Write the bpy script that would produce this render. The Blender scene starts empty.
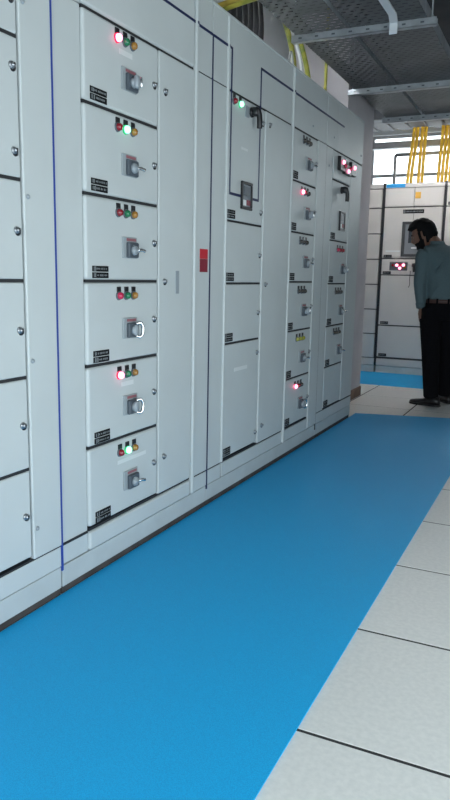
import bpy, bmesh, math, random
from mathutils import Vector, Matrix
random.seed(7)
scene = bpy.context.scene
COL = scene.collection

# ------------------------------------------------------------------ camera
F_PX, YAW, PITCH, ROLL = 700.76, math.radians(25.4676), math.radians(10.0021), math.radians(1.1182)
CAM = Vector((1.555, 0.0, 1.16))
cd = bpy.data.cameras.new('camera'); cam = bpy.data.objects.new('camera', cd); COL.objects.link(cam)
cd.sensor_fit = 'VERTICAL'; cd.sensor_height = 36.0; cd.lens = F_PX * 36.0 / 800.0
cd.clip_start = 0.02; cd.clip_end = 200
fw = Vector((-math.sin(YAW) * math.cos(PITCH), math.cos(YAW) * math.cos(PITCH), -math.sin(PITCH)))
rt = Vector((math.cos(YAW), math.sin(YAW), 0)); up = rt.cross(fw)
r2 = math.cos(ROLL) * rt + math.sin(ROLL) * up; u2 = -math.sin(ROLL) * rt + math.cos(ROLL) * up
cam.matrix_world = Matrix(((r2.x, u2.x, -fw.x, CAM.x), (r2.y, u2.y, -fw.y, CAM.y), (r2.z, u2.z, -fw.z, CAM.z), (0, 0, 0, 1)))
scene.camera = cam

# ------------------------------------------------------------------ world, exposure, daylight openings
scene.view_settings.view_transform = 'Standard'
scene.view_settings.look = 'None'
scene.view_settings.exposure = 1.37
scene.view_settings.gamma = 1.0
scene.view_settings.use_curve_mapping = False
W = bpy.data.worlds.new('overcast_sky'); scene.world = W; W.use_nodes = True
bg = W.node_tree.nodes['Background']; bg.inputs[0].default_value = (0.85, 0.955, 1.0, 1); bg.inputs[1].default_value = 2.3

def area(name, loc, rot, sx, sy, power, color, portal=False):
    l = bpy.data.lights.new(name, 'AREA'); l.shape = 'RECTANGLE'; l.size = sx; l.size_y = sy
    l.energy = power; l.color = color
    o = bpy.data.objects.new(name, l); COL.objects.link(o); o.location = loc; o.rotation_euler = rot
    if portal: l.cycles.is_portal = True
    return o
# portals: unseen doorway behind the camera, added side opening, far window
area('doorway_portal', (1.55, -0.77, 0.95), (math.radians(90), 0, 0), 2.2, 1.9, 1, (1, 1, 1), True)
area('added_side_opening_portal', (3.22, 1.6, 0.875), (0, math.radians(90), 0), 1.75, 2.0, 1, (1, 1, 1), True)  # side opening added to light the cabinet fronts
area('window_portal', (0.0, 10.02, 2.35), (math.radians(-90), 0, 0), 3.4, 1.5, 1, (1, 1, 1), True)

# ------------------------------------------------------------------ materials
MATS = {}
def mat(name, color, rough=0.5, metal=0.0, noise=0.0, nscale=20.0, bump=0.0, bscale=200.0, emit=None, estr=0.0, spec=0.5, color2=None, coat=0.0, alpha=1.0):
    if name in MATS: return MATS[name]
    m = bpy.data.materials.new(name); m.use_nodes = True; nt = m.node_tree; N = nt.nodes; L = nt.links
    b = N['Principled BSDF']
    b.inputs['Base Color'].default_value = (*color, 1); b.inputs['Roughness'].default_value = rough
    b.inputs['Metallic'].default_value = metal; b.inputs['Specular IOR Level'].default_value = spec
    b.inputs['Alpha'].default_value = alpha
    if coat: b.inputs['Coat Weight'].default_value = coat
    tc = N.new('ShaderNodeTexCoord')
    if noise or color2:
        n = N.new('ShaderNodeTexNoise'); n.inputs['Scale'].default_value = nscale; n.inputs['Detail'].default_value = 6
        L.new(tc.outputs['Object'], n.inputs['Vector'])
        r = N.new('ShaderNodeValToRGB'); c2 = color2 or tuple(max(0, c * (1 - noise)) for c in color)
        r.color_ramp.elements[0].position = 0.35; r.color_ramp.elements[1].position = 0.65
        r.color_ramp.elements[0].color = (*c2, 1); r.color_ramp.elements[1].color = (*color, 1)
        L.new(n.outputs['Fac'], r.inputs['Fac']); L.new(r.outputs['Color'], b.inputs['Base Color'])
    if bump:
        n2 = N.new('ShaderNodeTexNoise'); n2.inputs['Scale'].default_value = bscale; n2.inputs['Detail'].default_value = 2
        L.new(tc.outputs['Object'], n2.inputs['Vector'])
        bp = N.new('ShaderNodeBump'); bp.inputs['Strength'].default_value = bump; bp.inputs['Distance'].default_value = 0.002
        L.new(n2.outputs['Fac'], bp.inputs['Height']); L.new(bp.outputs['Normal'], b.inputs['Normal'])
    if emit:
        b.inputs['Emission Color'].default_value = (*emit, 1); b.inputs['Emission Strength'].default_value = estr
    MATS[name] = m; return m

PAINT = mat('light_grey_powder_coat', (0.56, 0.60, 0.60), 0.42, noise=0.05, nscale=3, bump=0.12, bscale=350)
PAINT_FAR = mat('pale_beige_grey_powder_coat', (0.60, 0.58, 0.55), 0.45, noise=0.05, nscale=3, bump=0.1, bscale=350)
PLINTH = mat('grey_plinth_paint', (0.52, 0.56, 0.56), 0.5, noise=0.10, nscale=6, bump=0.1)
GASKET = mat('black_rubber_gasket', (0.018, 0.019, 0.022), 0.7)
NAVY = mat('navy_mimic_tape', (0.008, 0.016, 0.075), 0.5)
LIT_BLUE_SEAL = mat('lit_blue_joint_seal', (0.02, 0.06, 0.34), 0.45)  # seal blue brightened in its colour for the light near the viewer
BLACK = mat('black_plastic', (0.012, 0.012, 0.014), 0.35)
DGREY = mat('dark_grey_plastic', (0.10, 0.12, 0.14), 0.35)
MGREY = mat('mid_grey_plastic', (0.30, 0.34, 0.37), 0.3)
SILVER = mat('polished_metal', (0.80, 0.81, 0.82), 0.2, metal=1.0)
STEEL = mat('galvanised_steel', (0.50, 0.54, 0.57), 0.45, metal=0.6, noise=0.25, nscale=14)
WHITE = mat('white_label', (0.82, 0.84, 0.84), 0.5)
REDLAB = mat('red_label', (0.55, 0.015, 0.03), 0.4)
MAROON = mat('dark_red_label', (0.22, 0.012, 0.03), 0.4)
RED_OFF = mat('red_lens', (0.26, 0.01, 0.02), 0.2, coat=0.6)
PINK_OFF = mat('bright_red_lens', (0.55, 0.02, 0.08), 0.2, coat=0.6)
GRN_OFF = mat('green_lens', (0.01, 0.17, 0.07), 0.2, coat=0.6)
YEL_OFF = mat('amber_lens', (0.36, 0.17, 0.03), 0.2, coat=0.6)
BLK_OFF = mat('smoked_lens', (0.04, 0.035, 0.03), 0.2, coat=0.6)
YG_OFF = mat('yellow_green_lens', (0.30, 0.30, 0.03), 0.2, coat=0.6)
RED_ON = mat('red_lens_lit', (0.8, 0.02, 0.1), 0.3, emit=(1.0, 0.22, 0.36), estr=2.2)
GRN_ON = mat('green_lens_lit', (0.05, 0.8, 0.3), 0.3, emit=(0.30, 1.0, 0.60), estr=1.2)
RED_HALO = mat('red_halo_glow', (0.6, 0.02, 0.06), 0.3, emit=(1.0, 0.015, 0.07), estr=0.30)  # bezel glow stands in for the halo round a lit red lamp
GRN_HALO = mat('green_halo_glow', (0.01, 0.3, 0.1), 0.3, emit=(0.01, 1.0, 0.30), estr=0.12)  # same halo glow for the green lamps
MATBLUE = mat('blue_rubber', (0.009, 0.47, 0.88), 0.55, color2=(0.006, 0.34, 0.73), nscale=420, bump=0.35, bscale=400, spec=0.35)
TILE = mat('pale_vinyl_tile', (0.80, 0.80, 0.77), 0.38, color2=(0.73, 0.735, 0.71), nscale=60)
GROUT = mat('dark_joint', (0.03, 0.03, 0.032), 0.8)
PLASTER = mat('white_plaster', (0.78, 0.81, 0.83), 0.8, noise=0.12, nscale=2.2, bump=0.2, bscale=40)
PILLARM = mat('off_white_plaster', (0.60, 0.57, 0.59), 0.8, noise=0.12, nscale=3, bump=0.2, bscale=40)
LOW_BOUNCE = mat('low_bounce_grey', (0.20, 0.21, 0.22), 0.85, noise=0.25, nscale=3, bump=0.3, bscale=30)  # unseen walls, kept dark so they bounce little light
DARKCEIL = mat('dark_concrete', (0.085, 0.09, 0.10), 0.9, noise=0.3, nscale=4, bump=0.3, bscale=30)  # dark grey with mottled tone
BROWN = mat('brown_skirting', (0.26, 0.16, 0.11), 0.6, noise=0.35, nscale=10)
YCAB = mat('yellow_cable', (0.85, 0.52, 0.035), 0.45, noise=0.15, nscale=30)
YGCAB = mat('yellow_green_cable', (0.40, 0.35, 0.05), 0.5, color2=(0.17, 0.20, 0.03), nscale=18)
DYCAB = mat('dull_yellow_cable', (0.42, 0.31, 0.05), 0.6, noise=0.3, nscale=20)  # duller yellow with darker mottling
GCAB = mat('grey_cable', (0.45, 0.47, 0.48), 0.5)
BCAB = mat('black_cable', (0.02, 0.021, 0.024), 0.5)
SKIN = mat('brown_skin', (0.20, 0.105, 0.07), 0.5, noise=0.15, nscale=14)
HAIR = mat('black_hair', (0.005, 0.005, 0.006), 0.7, bump=0.8, bscale=160, spec=0.15)
SHIRT = mat('grey_teal_cotton', (0.10, 0.155, 0.172), 0.85, noise=0.18, nscale=160, bump=0.3, bscale=90)
TROUSER = mat('black_cloth', (0.006, 0.006, 0.008), 0.9, noise=0.2, nscale=60, bump=0.3, bscale=60, spec=0.1)
LEATHER = mat('black_leather', (0.012, 0.011, 0.012), 0.35)
BELT = mat('brown_leather', (0.07, 0.035, 0.03), 0.45)
EYEW = mat('eye_white', (0.6, 0.58, 0.55), 0.3)
ACBG = mat('breaker_grey', (0.20, 0.22, 0.24), 0.35)
SMOKE = mat('smoked_display_glass', (0.035, 0.045, 0.055), 0.08, coat=1.0)
YSTICK = mat('yellow_sticker', (0.75, 0.42, 0.06), 0.5)
BSTICK = mat('sky_blue_tape', (0.03, 0.36, 0.75), 0.5)
TUBE = mat('lit_tube', (1, 1, 1), 0.4, emit=(0.84, 0.96, 1.0), estr=4)
WALL_FILL_TUBE = mat('wall_fill_tube', (1, 1, 1), 0.4, emit=(0.95, 0.97, 1.0), estr=16)  # added fill light behind the trays, brightens the wall
FAR_FILL_TUBE = mat('far_fill_tube', (1, 1, 1), 0.4, emit=(1.0, 0.96, 0.95), estr=22)  # added fill light hidden behind the beam, brightens the far cabinets
FRAMEM = mat('window_frame_paint', (0.35, 0.36, 0.38), 0.5, noise=0.1, nscale=8)

def glass_mat():
    m = bpy.data.materials.new('window_glass'); m.use_nodes = True; nt = m.node_tree; nt.nodes.clear()
    o = nt.nodes.new('ShaderNodeOutputMaterial'); mx = nt.nodes.new('ShaderNodeMixShader')
    t = nt.nodes.new('ShaderNodeBsdfTransparent'); g = nt.nodes.new('ShaderNodeBsdfGlossy'); g.inputs['Roughness'].default_value = 0.05
    mx.inputs[0].default_value = 0.06
    nt.links.new(t.outputs[0], mx.inputs[1]); nt.links.new(g.outputs[0], mx.inputs[2]); nt.links.new(mx.outputs[0], o.inputs[0]); return m
GLASS = glass_mat()

def tray_mat():   # galvanised sheet with punched slots (real see-through holes)
    m = bpy.data.materials.new('perforated_steel'); m.use_nodes = True; nt = m.node_tree; N = nt.nodes; L = nt.links
    b = N['Principled BSDF']; b.inputs['Metallic'].default_value = 0.5; b.inputs['Roughness'].default_value = 0.5
    tc = N.new('ShaderNodeTexCoord'); mp = N.new('ShaderNodeMapping'); L.new(tc.outputs['Object'], mp.inputs['Vector'])
    n = N.new('ShaderNodeTexNoise'); n.inputs['Scale'].default_value = 5; L.new(tc.outputs['Object'], n.inputs['Vector'])
    r = N.new('ShaderNodeValToRGB'); r.color_ramp.elements[0].color = (0.085, 0.09, 0.095, 1); r.color_ramp.elements[1].color = (0.20, 0.21, 0.22, 1)
    L.new(n.outputs['Fac'], r.inputs['Fac']); L.new(r.outputs['Color'], b.inputs['Base Color'])
    br = N.new('ShaderNodeTexBrick'); br.inputs['Scale'].default_value = 1.0
    br.inputs['Brick Width'].default_value = 0.060; br.inputs['Row Height'].default_value = 0.044; br.inputs['Mortar Size'].default_value = 0.013
    br.inputs['Color1'].default_value = (0, 0, 0, 1); br.inputs['Color2'].default_value = (0, 0, 0, 1); br.inputs['Mortar'].default_value = (1, 1, 1, 1)
    br.inputs['Mortar Smooth'].default_value = 0.0
    L.new(mp.outputs['Vector'], br.inputs['Vector']); L.new(br.outputs['Color'], b.inputs['Alpha'])
    return m
TRAY = tray_mat()

# ------------------------------------------------------------------ mesh helpers
def box_bm(x0, x1, y0, y1, z0, z1, bevel=0.0, seg=1, bm=None):
    own = bm is None
    bm = bm or bmesh.new()
    vs = [bm.verts.new(p) for p in ((x0, y0, z0), (x1, y0, z0), (x1, y1, z0), (x0, y1, z0), (x0, y0, z1), (x1, y0, z1), (x1, y1, z1), (x0, y1, z1))]
    fs = [bm.faces.new([vs[i] for i in q]) for q in ((3, 2, 1, 0), (4, 5, 6, 7), (0, 1, 5, 4), (1, 2, 6, 5), (2, 3, 7, 6), (3, 0, 4, 7))]
    if bevel:
        es = list({e for f in fs for e in f.edges})
        bmesh.ops.bevel(bm, geom=es, offset=bevel, segments=seg, profile=0.5, affect='EDGES')
    return bm
def cyl_bm(p0, p1, r0, r1=None, n=14, bm=None, caps=True):
    bm = bm or bmesh.new(); p0 = Vector(p0); p1 = Vector(p1); r1 = r0 if r1 is None else r1
    d = (p1 - p0).normalized(); a = d.orthogonal().normalized(); b = d.cross(a)
    rings = []
    for p, r in ((p0, r0), (p1, r1)):
        rings.append([bm.verts.new(p + a * r * math.cos(2 * math.pi * i / n) + b * r * math.sin(2 * math.pi * i / n)) for i in range(n)])
    for i in range(n): bm.faces.new((rings[0][i], rings[0][(i + 1) % n], rings[1][(i + 1) % n], rings[1][i]))
    if caps: bm.faces.new(rings[0][::-1]); bm.faces.new(rings[1])
    return bm
def smooth_path(pts, sub=6):
    P = [Vector(p) for p in pts]; out = []
    for i in range(len(P) - 1):
        a = P[max(i - 1, 0)]; b = P[i]; c = P[i + 1]; d = P[min(i + 2, len(P) - 1)]
        for k in range(sub):
            t = k / sub
            out.append(0.5 * ((2 * b) + (c - a) * t + (2 * a - 5 * b + 4 * c - d) * t * t + (3 * b - a - 3 * c + d) * t ** 3))
    out.append(P[-1]); return out
def tube_bm(pts, r, n=8, sub=6, bm=None, straight=False):
    bm = bm or bmesh.new(); P = [Vector(p) for p in pts] if straight else smooth_path(pts, sub)
    prev = None; a = None
    for i, p in enumerate(P):
        t = (P[min(i + 1, len(P) - 1)] - P[max(i - 1, 0)]).normalized()
        a = t.orthogonal().normalized() if a is None else (a - t * a.dot(t)).normalized()
        b = t.cross(a)
        ring = [bm.verts.new(p + a * r * math.cos(2 * math.pi * k / n) + b * r * math.sin(2 * math.pi * k / n)) for k in range(n)]
        if prev:
            for k in range(n): bm.faces.new((prev[k], prev[(k + 1) % n], ring[(k + 1) % n], ring[k]))
        else: bm.faces.new(ring[::-1])
        prev = ring
    bm.faces.new(prev); return bm
WORLD = {}
def mesh_from(bm, mats, smooth=False):
    bmesh.ops.recalc_face_normals(bm, faces=bm.faces)
    me = bpy.data.meshes.new('mesh'); bm.to_mesh(me); bm.free()
    for m in (mats if isinstance(mats, (list, tuple)) else [mats]): me.materials.append(m)
    if smooth:
        for p in me.polygons: p.use_smooth = True
    return me
def place(name, me, loc, parent=None):
    o = bpy.data.objects.new(name, me); COL.objects.link(o); me.name = name
    loc = Vector(loc); o.parent = parent
    o.location = loc - (WORLD[parent.name] if parent else Vector((0, 0, 0)))
    WORLD[o.name] = loc; return o
def part(name, bm, mats, parent=None, smooth=False):
    """a mesh given in world coordinates; its origin becomes the centre of its footprint"""
    xs = [v.co.x for v in bm.verts]; ys = [v.co.y for v in bm.verts]; zs = [v.co.z for v in bm.verts]
    c = Vector(((min(xs) + max(xs)) / 2, (min(ys) + max(ys)) / 2, min(zs)))
    bmesh.ops.translate(bm, verts=bm.verts, vec=-c)
    return place(name, mesh_from(bm, mats, smooth), c, parent)
def empty(name, loc):
    o = bpy.data.objects.new(name, None); COL.objects.link(o); o.location = loc; o.empty_display_size = 0.1; WORLD[o.name] = Vector(loc); return o
def tag(o, label, cat, group=None):
    o['label'] = label; o['category'] = cat
    if group: o['group'] = group
    return o
def struct(o, label=None):
    o['kind'] = 'structure'
    if label: o['label'] = label
    return o
def box(name, x0, x1, y0, y1, z0, z1, m, parent=None, bevel=0.0, seg=1):
    return part(name, box_bm(x0, x1, y0, y1, z0, z1, bevel, seg), m, parent)

# ------------------------------------------------------------------ the room
XL, XR, Y0, Y1, ZC = -3.0, 3.2, -0.75, 10.0, 3.35
floor_ = struct(box('floor', XL, XR, Y0, Y1, -0.08, -0.0016, GROUT), 'pale grey square floor tiles with dark joints')
tile_me = mesh_from(box_bm(-0.2942, 0.2942, -0.2942, 0.2942, -0.012, 0.0, 0.0008), TILE)
TX0, TY0 = 0.985, 1.580          # a joint crossing
nx0 = int(math.floor((XL - TX0) / 0.6)); nx1 = int(math.ceil((XR - TX0) / 0.6))
ny0 = int(math.floor((Y0 - TY0) / 0.6)); ny1 = int(math.ceil((Y1 - TY0) / 0.6))
for i in range(nx0, nx1):
    for j in range(ny0, ny1):
        cx, cy = TX0 + 0.6 * (i + 0.5), TY0 + 0.6 * (j + 0.5)
        if cx < XL + 0.25 or cx > XR - 0.25 or cy < Y0 + 0.25 or cy > Y1 - 0.25: continue
        if cx < -0.35 and cy < 6.0: continue          # under the cabinets and behind them
        place('tile', tile_me, (cx, cy, random.uniform(-0.0006, 0.0)), floor_)

WALLX = -0.78
struct(box('wall_left', WALLX - 0.15, WALLX, Y0, 6.05, -0.08, ZC, PLASTER), 'white plastered wall behind the switchgear cabinets')
struct(box('wall_pillar', WALLX - 0.15, -0.235, 6.05, 6.93, -0.08, ZC, PILLARM), 'off-white pillar at the end of the cabinet row')
struct(box('baseboard_pillar', -0.236, -0.222, 6.05, 6.93, 0.0, 0.095, BROWN, bevel=0.003), 'brown skirting at the foot of the pillar')
struct(box('wall_left_rear', XL - 0.15, XL, 6.93, Y1, -0.08, ZC, PLASTER))
struct(box('wall_pillar_return', XL - 0.15, WALLX - 0.15, 6.78, 6.93, -0.08, ZC, PLASTER))
bm = bmesh.new()
box_bm(XR, XR + 0.15, Y0, 0.6, -0.08, ZC, bm=bm); box_bm(XR, XR + 0.15, 2.6, Y1, -0.08, ZC, bm=bm); box_bm(XR, XR + 0.15, 0.6, 2.6, 1.75, ZC, bm=bm)  # unseen wall; the opening is added for low side light
struct(part('wall_right', bm, LOW_BOUNCE), 'unseen dark grey wall with an opening added for light')
struct(box('ceiling', XL - 0.15, XR + 0.15, Y0 - 0.15, Y1 + 0.15, ZC, ZC + 0.15, DARKCEIL), 'dark concrete ceiling above the trays')
def wall_open(name, y0, y1, x0, x1, ox0, ox1, oz0, oz1, m):
    bm = bmesh.new()
    if ox0 > x0: box_bm(x0, ox0, y0, y1, -0.08, ZC, bm=bm)
    if ox1 < x1: box_bm(ox1, x1, y0, y1, -0.08, ZC, bm=bm)
    if oz0 > 0: box_bm(ox0, ox1, y0, y1, -0.08, oz0, bm=bm)
    box_bm(ox0, ox1, y0, y1, oz1, ZC, bm=bm)
    return struct(part(name, bm, m))
wall_open('wall_near', Y0 - 0.15, Y0, WALLX - 0.15, XR + 0.15, 0.45, 2.65, 0.0, 1.9, LOW_BOUNCE)  # unseen doorway, moved close and lowered to shape the light
wall_open('wall_back', Y1, Y1 + 0.15, XL - 0.15, XR + 0.15, -1.7, 1.7, 1.6, 3.10, PLASTER)
# far window: frame bars and panes
w1 = struct(empty('window_1', (0, Y1 + 0.06, 1.6)), 'bright window above the far cabinets')
for z in (1.6, 2.55, 3.06): box('frame_rail', -1.7, 1.7, Y1 + 0.03, Y1 + 0.08, z, z + 0.04, FRAMEM, w1)
xs = [-1.7, -1.05, 0.66, 1.66]
for x in xs: box('frame_stile', x, x + 0.04, Y1 + 0.035, Y1 + 0.075, 1.6, 3.10, FRAMEM, w1)
for k in range(3):
    for z0, z1 in ((1.64, 2.55), (2.59, 3.06)):
        box('pane', xs[k] + 0.04, xs[k + 1], Y1 + 0.052, Y1 + 0.058, z0, z1, GLASS, w1)

# ------------------------------------------------------------------ mats
MATX1 = 1.03
bm = bmesh.new()
pts = [(-0.003, Y0 + 0.1), (MATX1, Y0 + 0.1), (MATX1, 6.20), (-0.003, 5.93)]
lo = [bm.verts.new((x, y, 0.0005)) for x, y in pts]; hi = [bm.verts.new((x, y, 0.0045)) for x, y in pts]
bm.faces.new(lo[::-1]); bm.faces.new(hi)
for i in range(4): bm.faces.new((lo[i], lo[(i + 1) % 4], hi[(i + 1) % 4], hi[i]))
tag(part('rubber_mat', bm, MATBLUE), 'long bright blue rubber mat along the front of the switchgear row', 'mat')
tag(box('rubber_mat', -1.6, 2.6, 7.70, 8.77, 0.0005, 0.0045, MATBLUE), 'blue rubber mat at the foot of the far cabinets behind the man', 'mat')

# ------------------------------------------------------------------ shared small pieces, built on the cabinet front (x = 0 faces the room)
CACHE = {}
def shared(key, fn):
    if key not in CACHE: CACHE[key] = fn()
    return CACHE[key]
def multi(*items):       # (bmesh, material index) pairs joined into one bmesh
    out = bmesh.new()
    for b, k in items:
        for q in b.faces: q.material_index = k
        m = bpy.data.meshes.new('tmp'); b.to_mesh(m); b.free(); out.from_mesh(m); bpy.data.meshes.remove(m)
    return out
def rot_front(bm, facing):   # geometry is authored facing +x with width along y; 'back' turns it to face -y
    if facing == 'back': bmesh.ops.rotate(bm, verts=bm.verts, cent=(0, 0, 0), matrix=Matrix.Rotation(math.radians(-90), 3, 'Z'))
    return bm
def lens_me(m, facing, r=0.0138):
    def f():
        bm = bmesh.new()
        prev = None; n = 14
        for x, rr in ((0.0, r * 1.0), (0.008, r * 1.0), (0.014, r * 0.8), (0.017, r * 0.35)):
            ring = [bm.verts.new((x, rr * math.cos(2 * math.pi * i / n), rr * math.sin(2 * math.pi * i / n))) for i in range(n)]
            if prev:
                for i in range(n): bm.faces.new((prev[i], prev[(i + 1) % n], ring[(i + 1) % n], ring[i]))
            prev = ring
        bm.faces.new(prev)
        return mesh_from(rot_front(bm, facing), m, True)
    return shared(('lens', m.name, facing, r), f)
def tag_me(facing):
    return shared(('tag', facing), lambda: mesh_from(rot_front(box_bm(0, 0.004, -0.013, 0.013, -0.004, 0.016, 0.001), facing), BLACK))
def bezel_me(facing, m):
    return shared(('bezel', facing, m.name), lambda: mesh_from(rot_front(cyl_bm((0, 0, 0), (0.005, 0, 0), 0.0185, 0.017), facing), m))
def latch_me(facing):
    def f():
        bm = multi((cyl_bm((0, 0, 0), (0.006, 0, 0), 0.0115, 0.0105), 0), (cyl_bm((0.006, 0, 0), (0.014, 0, 0), 0.007, 0.0065), 0),
                   (box_bm(0.0138, 0.0150, -0.002, 0.002, -0.0055, 0.0055), 1), (cyl_bm((0, 0.006, -0.006), (0.004, 0.006, -0.006), 0.0115, 0.0105), 1))  # offset black disc is the latch's shadow, built in
        return mesh_from(rot_front(bm, facing), [MATS['dull_chrome'], BLACK], True)
    return shared(('latch', facing), f)
mat('dull_chrome', (0.42, 0.44, 0.46), 0.35, metal=0.9)
def screw_me(facing):
    return shared(('screw', facing), lambda: mesh_from(rot_front(cyl_bm((0, 0, 0), (0.005, 0, 0), 0.0085, 0.006, 10), facing), MGREY, True))
def nameplate_me(facing, w, h, rows, seed):
    def f():
        rnd = random.Random(seed); bm = bmesh.new(); gap = 0.003; rh = (h - gap * (rows - 1)) / rows
        for r in range(rows): box_bm(0, 0.003, -w / 2, w / 2, r * (rh + gap), r * (rh + gap) + rh, bm=bm)
        k = len(bm.faces)
        for r in range(rows):
            zc = r * (rh + gap) + rh / 2; y = -w / 2 + 0.006
            while y < w / 2 - 0.010:
                ww = rnd.uniform(0.003, 0.007); hh = rh * rnd.uniform(0.22, 0.34) * (1.25 if y < -w / 2 + 0.022 else 0.55)
                box_bm(0.003, 0.0034, y, y + ww, zc - hh, zc + hh, bm=bm); y += ww + rnd.choice((0.0025, 0.003, 0.007))
        bm.faces.ensure_lookup_table()
        for q in bm.faces[k:]: q.material_index = 1
        return mesh_from(rot_front(bm, facing), [MATS['engraved_plate'], MATS['plate_lettering']])
    return shared(('np', facing, w, h, rows, seed), f)
mat('engraved_plate', (0.008, 0.008, 0.009), 0.7, spec=0.15); mat('plate_lettering', (0.20, 0.22, 0.23), 0.6)
def plate_me(facing):       # square grey mounting plate of the rotary isolator with a red heading strip
    def f():
        bm = multi((box_bm(0, 0.006, -0.05, 0.05, -0.039, 0.042, 0.002), 0), (box_bm(0.004, 0.020, -0.028, 0.044, -0.037, 0.022, 0.004), 1), (box_bm(0.0055, 0.0075, -0.026, 0.040, 0.027, 0.037), 2))
        return mesh_from(rot_front(bm, facing), [MATS['pale_plate'], MATS['isolator_body'], MATS['red_heading']])
    return shared(('plate', facing), f)
mat('pale_plate', (0.33, 0.37, 0.39), 0.35); mat('isolator_body', (0.075, 0.092, 0.11), 0.35); mat('red_heading', (0.30, 0.12, 0.14), 0.5)
def lever_me(facing, style):
    def f():
        it = [(cyl_bm((0.018, 0, -0.008), (0.030, 0, -0.008), 0.020, 0.017, 16), 0)]
        if style == 'lever':      # blade pointing out to the side
            it += [(box_bm(0.024, 0.034, -0.016, 0.020, -0.017, 0.001, 0.003), 0), (tube_bm([(0.030, 0.014, -0.008), (0.036, 0.028, -0.006), (0.042, 0.044, -0.010)], 0.0065), 1)]
        elif style == 'ring':     # loop shaped grip
            it += [(tube_bm([(0.026, 0.004, 0.018), (0.036, 0.018, 0.022), (0.042, 0.028, 0.006), (0.042, 0.028, -0.018), (0.036, 0.018, -0.034), (0.026, 0.004, -0.030)], 0.0065), 1), (box_bm(0.024, 0.034, -0.012, 0.014, -0.028, 0.014, 0.004), 0)]
        else:                     # wide pale grip with a bright end
            it += [(box_bm(0.026, 0.044, -0.012, 0.014, -0.028, 0.018, 0.005), 0), (box_bm(0.032, 0.047, 0.014, 0.021, -0.022, 0.016, 0.003), 1)]
        return mesh_from(rot_front(multi(*it), facing), [MGREY, SILVER], True)
    return shared(('lever', facing, style), f)
def pistol_me(facing):
    def f():
        bm = cyl_bm((0, 0, 0), (0.012, 0, 0), 0.026, 0.024); box_bm(0.010, 0.045, -0.022, 0.022, -0.020, 0.022, 0.006, bm=bm)
        tube_bm([(0.036, -0.006, 0.014), (0.044, 0.002, -0.012), (0.046, 0.006, -0.048), (0.044, 0.010, -0.080)], 0.015, bm=bm)
        return mesh_from(rot_front(bm, facing), BLACK, True)
    return shared(('pistol', facing), f)
def acb_me(facing, w=0.135, h=0.14):
    def f():
        t = 0.014; it = []
        for a, b, c, d in ((-w / 2, w / 2, 0, t), (-w / 2, w / 2, h - t, h), (-w / 2, -w / 2 + t, t, h - t), (w / 2 - t, w / 2, t, h - t)):
            it.append((box_bm(0, 0.012, a, b, c, d, 0.002), 0))
        it += [(box_bm(0, 0.005, -w / 2 + t, w / 2 - t, t, h - t), 1), (box_bm(0.005, 0.008, -w / 2 + t + 0.006, -0.006, t + 0.006, t + 0.034), 2),
               (box_bm(0.005, 0.008, 0.002, w / 2 - t - 0.010, t + 0.010, t + 0.036), 3), (box_bm(0.005, 0.009, -w / 2 + t + 0.016, w / 2 - t - 0.016, h * 0.5, h - t - 0.010), 4)]
        return mesh_from(rot_front(multi(*it), facing), [BLACK, ACBG, WHITE, MAROON, DGREY])
    return shared(('acb', facing, w, h), f)

FX = 0.0      # front face of doors
def rpiece(name, me, y, z, parent, x=None): return place(name, me, (FX if x is None else x, y, z), parent)
LENS = {'r': RED_OFF, 'p': PINK_OFF, 'g': GRN_OFF, 'y': YEL_OFF, 'k': BLK_OFF, 'v': YG_OFF, 'R': RED_ON, 'G': GRN_ON}
def lamps(door, ys, z, code):
    for y, c in zip(ys, code):
        rpiece('lamp_tag', tag_me('right'), y, z + 0.012, door)
        rpiece('lamp_bezel', bezel_me('right', {'R': RED_HALO, 'G': GRN_HALO}.get(c, DGREY)), y, z - 0.006, door)
        l = rpiece('indicator_lamp', lens_me(LENS[c], 'right'), y, z - 0.006, door, FX + 0.004)
        if c == 'R': l['label'] = 'lit red indicator lamp'
        if c == 'G': l['label'] = 'lit green indicator lamp'
def door(cab, y0, y1, z0, z1, name='door', x1=FX, m=PAINT, bevel=0.006):
    return box(name, -0.032, x1, y0, y1, z0, z1, m, cab, bevel, 3)

DEPTH = 0.66
Z_P, Z_D, Z_T = 0.193, 2.052, 2.375
def cabinet(y0, y1, label):
    c = tag(empty('switchgear_cabinet', (-DEPTH / 2, (y0 + y1) / 2, 0)), label, 'cabinet', 'grey switchgear cabinets in the row along the wall')
    box('body', -DEPTH, -0.030, y0 + 0.001, y1 - 0.001, 0.11, Z_T, MATS['carcass'], c, 0.002)
    box('plinth_shoe', -DEPTH + 0.02, -0.010, y0, y1, 0.0, 0.028, MATS['plinth_dark'], c)
    box('plinth', -DEPTH, -0.004, y0, y1, 0.028, 0.108, PLINTH, c, 0.002)
    box('roof_panel', -DEPTH - 0.005, 0.002, y0, y1, Z_T, Z_T + 0.012, PAINT, c, 0.002)
    return c
mat('carcass', (0.05, 0.053, 0.056), 0.7); mat('plinth_dark', (0.07, 0.06, 0.055), 0.8, noise=0.4, nscale=12)
def strip(cab, y0, y1, z0, z1, x1=-0.001, name='cover_strip', bevel=0.002): return box(name, -0.032, x1, y0, y1, z0, z1, PAINT, cab, bevel)
def post(cab, y0, w=0.030, z0=0.115, z1=Z_T, proud=0.012): return box('edge_post', -0.030, proud, y0, y0 + w, z0, z1, PAINT, cab, min(0.010, w * 0.33), 3)
def rail(cab, y0, y1, x1=-0.001): return box('bottom_rail', -0.032, x1, y0, y1, 0.112, Z_P - 0.006, PAINT, cab, 0.002)
def topcover(cab, y0, y1, x1=-0.001): return box('top_cover', -0.032, x1, y0, y1, Z_D + 0.005, Z_T, PAINT, cab, 0.002)
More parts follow.
